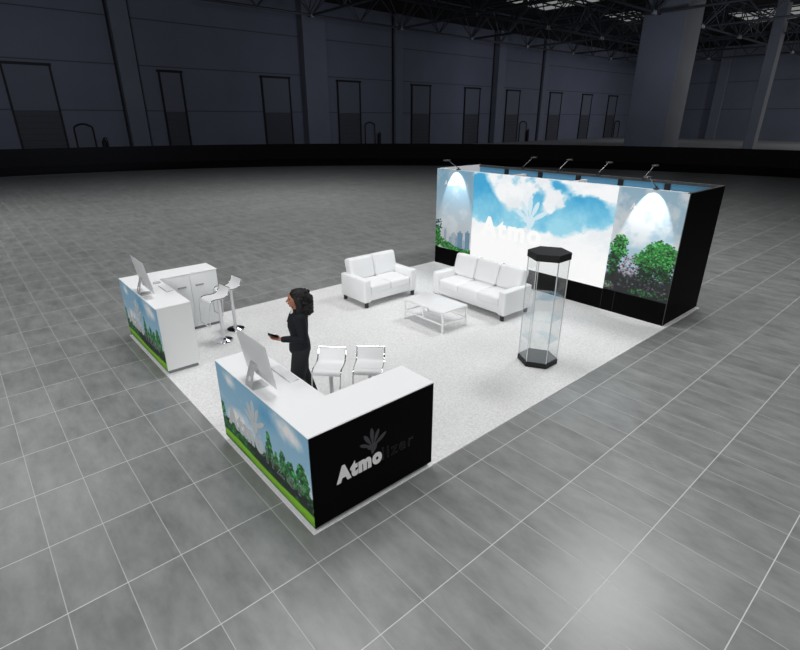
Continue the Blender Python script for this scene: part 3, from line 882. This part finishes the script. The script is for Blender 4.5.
# ------------------------------------------------------------------ sofas
def sofa(loc, rz, w, n, label, name, cat):
    t = thing(name, label, cat, loc, rz, 'white leather sofas')
    d, at, ah = .86, .17, .60      # local: front -y, depth d
    x = w / 2
    bm = bmesh.new(); box(bm, -x + at, x - at, -d / 2 + .03, d / 2 - .04, .13, .29, bev=.015)
    box(bm, -x + at, x - at, d / 2 - .20, d / 2 - .02, .2, .64, bev=.03, seg=3)
    finish('frame', bm, M['leather'], t)
    for s in (-1, 1):
        bm = bmesh.new(); a, b = sorted((s * (x - at), s * x)); box(bm, a, b, -d / 2, d / 2, .11, ah, bev=.035, seg=4)
        finish('armrest', bm, M['leather'], t)
    cw = (w - 2 * at - .01) / n
    for k in range(n):
        a = -x + at + .005 + k * cw; bw = (w - .16) / n; ab = -x + .08 + k * bw
        bm = bmesh.new(); cushion(bm, a + .003, a + cw - .003, -d / 2 + .005, d / 2 - .22, .28, .455, .018); finish('seat_cushion', bm, M['leather'], t)
        bm = bmesh.new(); cushion(bm, ab + .003, ab + bw - .003, d / 2 - .27, d / 2 - .06, .43, .92, .025, rot=Matrix.Rotation(-math.radians(14), 3, 'X')); finish('back_cushion', bm, M['leather'], t)
    for sx in (-1, 1):
        for sy in (-1, 1):
            bm = bmesh.new(); cx, cy = sx * (x - .075), sy * (d / 2 - .05); box(bm, cx - .03, cx + .03, cy - .03, cy + .03, 0, .115, bev=.003)
            finish('leg', bm, M['leg_d'], t)
    return t
sofa((4.80, 4.96, ZC), 0, 1.44, 2, 'white two-seat sofa left of the coffee table, back to the open floor', 'sofa', 'sofa')
sofa((6.09, 3.175, ZC), -PI / 2, 1.98, 3, 'white three-seat sofa in front of the sky lightbox', 'sofa', 'sofa')

# ------------------------------------------------------------------ coffee table
tb = thing('coffee_table', 'low white rectangular coffee table standing between the two sofas', 'table', (4.69, 3.095, ZC))
hx, hy, h = .335, .53, .42
bm = bmesh.new(); box(bm, -hx, hx, -hy, hy, h - .035, h, bev=.004); finish('tabletop', bm, M['table'], tb)
for sx in (-1, 1):
    for sy in (-1, 1):
        bm = bmesh.new(); a, b = sx * (hx - .016), sy * (hy - .016); box(bm, a - .016, a + .016, b - .016, b + .016, 0, h - .035, bev=.002); finish('leg', bm, M['table'], tb)
for sx in (-1, 1):
    bm = bmesh.new(); a = sx * (hx - .016); box(bm, a - .014, a + .014, -hy + .032, hy - .032, .155, .185, bev=.002); finish('rail', bm, M['table'], tb)
    bm = bmesh.new(); box(bm, a - .014, a + .014, -.018, .018, .185, h - .035, bev=.002); finish('post', bm, M['table'], tb)
    bm = bmesh.new(); b = sx * (hy - .016); box(bm, -hx + .032, hx - .032, b - .014, b + .014, .155, .185, bev=.002); finish('rail', bm, M['table'], tb)

# ------------------------------------------------------------------ hexagonal glass display case
dc = thing('display_case', 'tall empty hexagonal glass display case with black lid and base', 'display case', (4.756, .782, ZC))
hexp = lambda r: [(r * math.cos(k * PI / 3), r * math.sin(k * PI / 3)) for k in range(6)]
def hexa(name, r, z0, z1, m, bev=.004):
    bm = bmesh.new(); prism(bm, hexp(r), z0, z1)
    if bev: bmesh.ops.bevel(bm, geom=list(bm.edges), offset=bev, segments=2, affect='EDGES')
    return finish(name, bm, m, dc)
b_ = hexa('base', .318, 0, .085, M['lid'])
bm = bmesh.new(); prism(bm, hexp(.295), .085, .087); finish('base_plate', bm, M['base_top'], b_, smooth=False)
hexa('lid', .325, 1.735, 1.84, M['lid'])
for k in range(6):
    p, q = Vector((*hexp(.303)[k], 0)), Vector((*hexp(.303)[(k + 1) % 6], 0)); e = (q - p).normalized(); nrm = Vector((e.y, -e.x, 0))
    bm = bmesh.new(); a = p + e * .006; b = q - e * .006
    vs = [bm.verts.new((*(c + nrm * s).xy, z)) for z in (.087, 1.735) for c, s in ((a, 0), (b, 0), (b, -.006), (a, -.006))]
    for f in ((0, 1, 2, 3), (7, 6, 5, 4), (0, 4, 5, 1), (1, 5, 6, 2), (2, 6, 7, 3), (3, 7, 4, 0)): bm.faces.new([vs[i] for i in f])
    finish('glass_pane', bm, M['glass'], dc, smooth=False)
    bm = bmesh.new(); box(bm, p.x - .0045, p.x + .0045, p.y - .0045, p.y + .0045, .087, 1.735); finish('corner_strip', bm, M['edge'], dc, smooth=False)
for z in (.42, .78, 1.13):
    bm = bmesh.new(); prism(bm, hexp(.288), z, z + .008); finish('shelf', bm, M['glass'], dc, smooth=False)

# ------------------------------------------------------------------ person
PX, PY = 1.195, 2.15
def capsule(bm, a, b, ra, rb, n=6):
    a, b = Vector(a), Vector(b); d = (b - a)
    L_ = d.length; t = d.normalized() if L_ > 1e-6 else Vector((0, 0, 1))
    pts, rs = [], []
    for k in range(n): th = PI / 2 * (1 - (k + .15) / n); pts.append(a - t * ra * math.sin(th)); rs.append(ra * math.cos(th))
    for k in range(n + 1): pts.append(a + d * k / n); rs.append(ra + (rb - ra) * k / n)
    for k in range(n): th = PI / 2 * ((k + .85) / n); pts.append(b + t * rb * math.sin(th)); rs.append(rb * math.cos(th))
    tube(bm, pts, rs, 14)
def chain(bm, pts, rs):
    for (a, b, ra, rb) in zip(pts, pts[1:], rs, rs[1:]): capsule(bm, a, b, ra, rb)
def loft(bm, rings, seg=24):
    """rings: (x, y, z, rx, ry) ellipses stacked upwards"""
    R = [[bm.verts.new((x + rx * math.cos(2 * PI * k / seg), y + ry * math.sin(2 * PI * k / seg), z)) for k in range(seg)] for x, y, z, rx, ry in rings]
    for a, b in zip(R, R[1:]):
        for k in range(seg): bm.faces.new((a[k], a[(k + 1) % seg], b[(k + 1) % seg], b[k]))
    bm.faces.new(R[0][::-1]); bm.faces.new(R[-1])
def ellipsoid(bm, c, r, rot=None, sub=3):
    mt = Matrix.Translation(c) @ (rot.to_4x4() if rot else Matrix()) @ Matrix.Diagonal((*r, 1))
    bmesh.ops.create_icosphere(bm, subdivisions=sub, radius=1, matrix=mt)
def fuse(name, bm, m, parent, voxel, smooth=4):
    bmesh.ops.recalc_face_normals(bm, faces=bm.faces)
    me = bpy.data.meshes.new(name); bm.to_mesh(me); bm.free()
    tmp = bpy.data.objects.new(name + '_tmp', me); COL.objects.link(tmp)
    r = tmp.modifiers.new('r', 'REMESH'); r.mode = 'VOXEL'; r.voxel_size = voxel
    s = tmp.modifiers.new('s', 'SMOOTH'); s.iterations = smooth; s.factor = .5
    dg = bpy.context.evaluated_depsgraph_get()
    out = bpy.data.meshes.new_from_object(tmp.evaluated_get(dg)); out.name = name
    bpy.data.objects.remove(tmp); bpy.data.meshes.remove(me)
    out.materials.clear()
    for mm in (m if isinstance(m, (list, tuple)) else [m]): out.materials.append(mm)
    out.polygons.foreach_set('use_smooth', [True] * len(out.polygons))
    o = bpy.data.objects.new(name, out); COL.objects.link(o)
    if parent: o.parent = parent
    return o
# local frame: +x forward, +y the person's left, z up
SH = {1: Vector((-.01, .165, 1.365)), -1: Vector((-.01, -.165, 1.365))}
EL = {1: Vector((-.03, .215, 1.095)), -1: Vector((-.06, -.235, 1.09))}
WR = {1: Vector((.205, .175, 1.105)), -1: Vector((-.02, -.24, .86))}
HIP = {1: Vector((0, .085, .87)), -1: Vector((0, -.085, .87))}
KN = {1: Vector((.065, .095, .48)), -1: Vector((-.0, -.095, .48))}
AN = {1: Vector((.07, .1, .085)), -1: Vector((-.10, -.1, .085))}
def body_mesh():
    bm = bmesh.new()
    loft(bm, [(0, 0, .80, .09, .13), (0, 0, .88, .105, .165), (-.005, 0, .96, .1, .155), (.0, 0, 1.08, .085, .122), (.005, 0, 1.2, .1, .14), (0, 0, 1.32, .098, .16), (-.005, 0, 1.39, .08, .15), (-.01, 0, 1.425, .05, .08)])
    chain(bm, [(-.012, 0, 1.40), (0, 0, 1.475), (.012, 0, 1.53)], [.055, .047, .05])
    for s in (1, -1):
        chain(bm, [SH[s], EL[s], WR[s]], [.056, .041, .027])
        chain(bm, [HIP[s], KN[s], AN[s]], [.088, .056, .038])
        chain(bm, [AN[s], AN[s] + Vector((.06, 0, -.04)), AN[s] + Vector((.15, 0, -.058))], [.038, .034, .025])
    # head
    ellipsoid(bm, (-.005, 0, 1.60), (.098, .074, .092))
    ellipsoid(bm, (.03, 0, 1.55), (.066, .058, .085))
    ellipsoid(bm, (.066, 0, 1.487), (.024, .026, .02))                       # chin
    capsule(bm, (.085, 0, 1.592), (.108, 0, 1.552), .008, .014)               # nose
    ellipsoid(bm, (.093, 0, 1.520), (.012, .024, .011), sub=2)                # lips
    for s in (1, -1):
        ellipsoid(bm, (-.008, s * .076, 1.565), (.018, .008, .03), sub=2)     # ears
        ellipsoid(bm, (.072, s * .036, 1.555), (.02, .022, .022), sub=2)      # cheeks
        capsule(bm, (.088, s * .012, 1.612), (.078, s * .05, 1.612), .008, .006)
    # hands
    for s in (1, -1):
        w = WR[s]
        if s == 1: F, Sd, U_ = Vector((.96, -.1, .22)).normalized(), Vector((.1, .99, 0)).normalized(), None
        else: F, Sd = Vector((.25, .05, -.97)).normalized(), Vector((-.97, 0, -.25)).normalized()
        Up = F.cross(Sd).normalized()              # back or palm normal
        if s == 1: Up = -Up if Up.z < 0 else Up
        palm = w + F * .05
        R3 = Matrix((F, Sd, Up)).transposed()
        ellipsoid(bm, palm, (.052, .038, .015), R3)
        capsule(bm, w, palm, .024, .022)
        curl = .55 if s == 1 else .35
        nrm = Up if s == 1 else Vector((0, 1, 0))   # side the fingers curl to
        for i, (o_, ln) in enumerate([(.029, .062), (.010, .072), (-.010, .067), (-.028, .052)]):
            p0 = palm + F * .04 + Sd * o_; d0 = F
            p1 = p0 + (F + nrm * curl * .6).normalized() * ln * .45
            p2 = p1 + (F + nrm * curl * 1.6).normalized() * ln * .33
            p3 = p2 + (F * .8 + nrm * curl * 2.8).normalized() * ln * .28
            chain(bm, [p0, p1, p2, p3], [.0095, .0088, .008, .007])
        tS = -Sd if s == 1 else Vector((.97, 0, .2))
        t0 = palm - F * .02 + tS * .026; t1 = t0 + (F * .6 + tS * .6 + nrm * .5).normalized() * .035; t2 = t1 + (F * .9 + tS * .05 + nrm * .5).normalized() * .028
        chain(bm, [t0, t1, t2], [.013, .0105, .0085])
    return bm
PRZ = math.atan2(.42, -.91)
person = fuse('person', body_mesh(), [M['skin'], M['lips'], M['eyes']], None, .0045, 3)
person.location = (PX, PY, ZC); person.rotation_euler = (0, 0, PRZ); PSC = Vector((1.12, 1.1, .975)); person.scale = PSC
tag(person, 'woman with long dark hair in dark suit, holding a phone behind the near counter', 'person')
for p in person.data.polygons:
    c = p.center
    if c.x > .088 and abs(c.y) < .026 and 1.511 < c.z < 1.53: p.material_index = 1
    for s in (1, -1):
        if (Vector((c.x, c.y, c.z)) - Vector((.088, s * .033, 1.59))).length < .0125: p.material_index = 2
# hair
bm = bmesh.new()
rg = random.Random(3)
ellipsoid(bm, (-.028, 0, 1.628), (.106, .094, .09))
ellipsoid(bm, (-.075, 0, 1.57), (.088, .106, .115))
ellipsoid(bm, (-.082, 0, 1.46), (.074, .125, .1))
for s in (1, -1):
    chain(bm, [(.03, s * .066, 1.668), (.012, s * .088, 1.60), (-.012, s * .098, 1.52), (-.015, s * .112, 1.43), (.0, s * .12, 1.385)], [.02, .026, .034, .034, .022])
    for k in range(4):
        a = -.02 - k * .035
        pts = [Vector((a, s * (.098 - .012 * k), 1.60))]
        for q in range(6): pts.append(pts[-1] + Vector((rg.uniform(-.014, .008), rg.uniform(-.008, .012) * s, -.04)))
        chain(bm, pts, [.026, .03, .029, .032, .029, .027, .016])
for k in range(46):                              # curls on the crown, sides and back
    a = rg.uniform(.55, 1.45) * PI; z = rg.uniform(1.37, 1.66); w_ = 1 - max(0, z - 1.6) * 4
    ellipsoid(bm, (-.07 + .098 * math.cos(a) * w_, .118 * math.sin(a) * w_, z), (.027, .027, .03), sub=2)
for k in range(16):
    a = rg.uniform(0, 2 * PI); r = rg.uniform(0, .07)
    ellipsoid(bm, (-.045 + r * math.cos(a), r * math.sin(a), 1.70 - r * r * 5), (.024, .024, .018), sub=2)
hair = fuse('hair', bm, M['hair'], person, .007, 2)
# jacket
bm = bmesh.new()
loft(bm, [(.005, 0, .845, .128, .187), (.003, 0, .90, .128, .186), (.0, 0, .98, .118, .17), (.0, 0, 1.07, .104, .144), (.008, 0, 1.2, .121, .16), (.0, 0, 1.31, .116, .178), (-.008, 0, 1.385, .09, .165), (-.015, 0, 1.435, .06, .095), (-.015, 0, 1.45, .05, .07)])
for s in (1, -1): chain(bm, [SH[s], EL[s], EL[s] + (WR[s] - EL[s]) * .93], [.07, .056, .041])
jk = fuse('jacket', bm, M['jacket'], person, .007, 3)
# shirt front and lapels
bm = bmesh.new()
prism(bm, [(0, -.0), (.052, .135), (.03, .165), (-.03, .165), (-.052, .135)], 0, .012)
for v in bm.verts:
    y, h_, dd = v.co.x, v.co.y, v.co.z
    z = 1.275 + h_; v.co = Vector((.121 - dd - max(0, h_ - .03) * .42 - y * y * 4, y, z))
finish('shirt', bm, M['shirt'], person)
bm = bmesh.new()
for s in (1, -1):
    pr = [(0.004, 0), (.056, .12), (.078, .15), (.07, .10), (.05, .085), (.028, .0)]
    q = prism(bm, pr if s == 1 else [(-a, b) for a, b in pr], 0, .012)
    for v in q:
        y, h_, dd = v.co.x, v.co.y, v.co.z
        v.co = Vector((.130 - dd - max(0, h_ - .03) * .42 - y * y * 5, y, 1.27 + h_))
finish('lapel', bm, M['jacket'], person)
# trousers
bm = bmesh.new()
loft(bm, [(0, 0, .76, .098, .15), (0, 0, .86, .118, .178), (-.005, 0, .95, .114, .17), (0, 0, 1.02, .1, .148)])
for s in (1, -1): chain(bm, [HIP[s] + Vector((-.0, 0, 0)), KN[s], AN[s] + Vector((0, 0, .03))], [.108, .09, .078])
fuse('trousers', bm, M['trouser'], person, .007, 3)
for s in (1, -1):
    bm = bmesh.new(); a = AN[s]
    loft(bm, [(a.x + .05, a.y, 0, .125, .042), (a.x + .05, a.y, .02, .128, .044), (a.x + .035, a.y, .05, .108, .04), (a.x + .0, a.y, .085, .06, .042), (a.x - .005, a.y, .12, .048, .042)])
    finish('shoe', bm, M['shoe'], person)
# phone in her hand
ph_rot = Matrix.Rotation(PRZ, 3, 'Z')
ph = thing('phone', 'black mobile phone held up in the woman\'s hand', 'phone', tuple(Vector((PX, PY, ZC)) + ph_rot @ Vector([a * b for a, b in zip(WR[1] + Vector((.095, -.008, .064)), PSC)])), PRZ)
bm = bmesh.new(); box(bm, -.07, .07, -.035, .035, -.004, .004, bev=.003); finish('body', bm, M['phone'], ph)
bm = bmesh.new(); box(bm, -.064, .064, -.031, .031, .004, .0046); finish('screen', bm, M['screen'], ph, smooth=False)
ph.rotation_euler = (0, -math.radians(24), PRZ)

# ------------------------------------------------------------------ light
def area(name, loc, size, power, target, col=(1, 1, 1), shape='DISK', spread=PI):
    l = bpy.data.lights.new(name, 'AREA'); l.shape = shape; l.size = size; l.energy = power; l.color = col; l.spread = spread
    o = bpy.data.objects.new(name, l); COL.objects.link(o); o.location = loc
    o.rotation_euler = (Vector(target) - Vector(loc)).to_track_quat('-Z', 'Y').to_euler()
    return o
area('unseen_overhead', (12.8, 1.7, 13), 3.4, 680, (12.8, 1.7, 0), spread=math.radians(150))
area('unseen_overhead', (3, 5, 13), 5, 520, (3, 5, 0), spread=math.radians(150))
for x, y, p in [(11, 19, 620), (-2.5, 21, 580), (-11, 9, 360), (-7.5, -5, 250), (6, -6, 180), (20, 9, 250)]:   # unseen ring of lights added to even out the floor brightness
    area('unseen_overhead', (x, y, 13), 5, p, (x, y, 0), spread=math.radians(124))
area('fill_light', (-17, 3, 7), 6, 1300, (1, 3, .8))  # unseen fill added to brighten the printed fronts
area('fill_light', (-7, -17, 7), 6, 1750, (2, 1, .8))  # second unseen fill, added for the counter ends and fronts
# spots of the two front arm lamps, aimed down at the prints
def spot(name, loc, target, power, half, blend):
    l = bpy.data.lights.new(name, 'SPOT'); l.energy = power; l.spot_size = 2 * half; l.spot_blend = blend; l.shadow_soft_size = .01
    o = bpy.data.objects.new(name, l); COL.objects.link(o); o.location = loc
    o.rotation_euler = (Vector(target) - Vector(loc)).to_track_quat('-Z', 'Y').to_euler()
for y in (5.557, .69):
    loc = Vector((WX0 - .355, y, WH + .225)); tl = math.radians(26)
    spot('arm_spot', loc, loc + Vector((math.sin(tl), 0, -math.cos(tl))), 62, math.radians(27), .3)
for y in (4.76, 3.72, 2.68, 1.63):
    loc = Vector((WX1 + .33, y, WH + .225)); tl = math.radians(21)
    spot('arm_spot', loc, loc + Vector((-math.sin(tl), 0, -math.cos(tl))), 8, math.radians(24.5), .25)
# unseen fill lights added to brighten the far walls, columns and hall floor
for x in (5, 35, 65, 95): area('hall_fill', (x, 37, 8.5), 6, 190, (x, 56, 7.5), (.86, .92, 1.08), spread=math.radians(140))
area('hall_fill', (100, -9, 14), 5, 1700, (104, 24, 0), (.97, .98, 1.02), spread=math.radians(120))
area('hall_fill', (96, 44, 8.5), 6, 150, (119, 40, 6), (.9, .95, 1.06))
area('hall_fill', (47, 16, 9.5), 3, 150, (62, 24.5, 9), (.88, .93, 1.06), spread=math.radians(110))
area('hall_fill', (66, 8, 9.5), 3, 420, (74, 22, 9), (.95, .97, 1.02), spread=math.radians(130))

w = bpy.data.worlds.new('World'); S.world = w; w.use_nodes = True
w.node_tree.nodes['Background'].inputs[0].default_value = (.01, .011, .014, 1)
w.node_tree.nodes['Background'].inputs[1].default_value = 1

# ------------------------------------------------------------------ camera
cam = bpy.data.cameras.new('camera'); cam.sensor_width = 36; cam.lens = 36 * 500.0 / 800; cam.clip_end = 500; cam.clip_start = .05
co = bpy.data.objects.new('camera', cam); COL.objects.link(co)
co.matrix_world = Matrix.Translation((-1.78254, -3.29471, 3.69685)) @ (Matrix.Rotation(-.716863, 3, 'Z') @ Matrix.Rotation(1.178062, 3, 'X') @ Matrix.Rotation(.0011, 3, 'Z')).to_4x4()
S.camera = co
try: S.cycles.transparent_max_bounces = 32
except Exception: pass
vs_ = S.view_settings
vs_.view_transform = 'Standard'; vs_.look = 'None'; vs_.exposure = 0; vs_.gamma = 1; vs_.use_curve_mapping = False
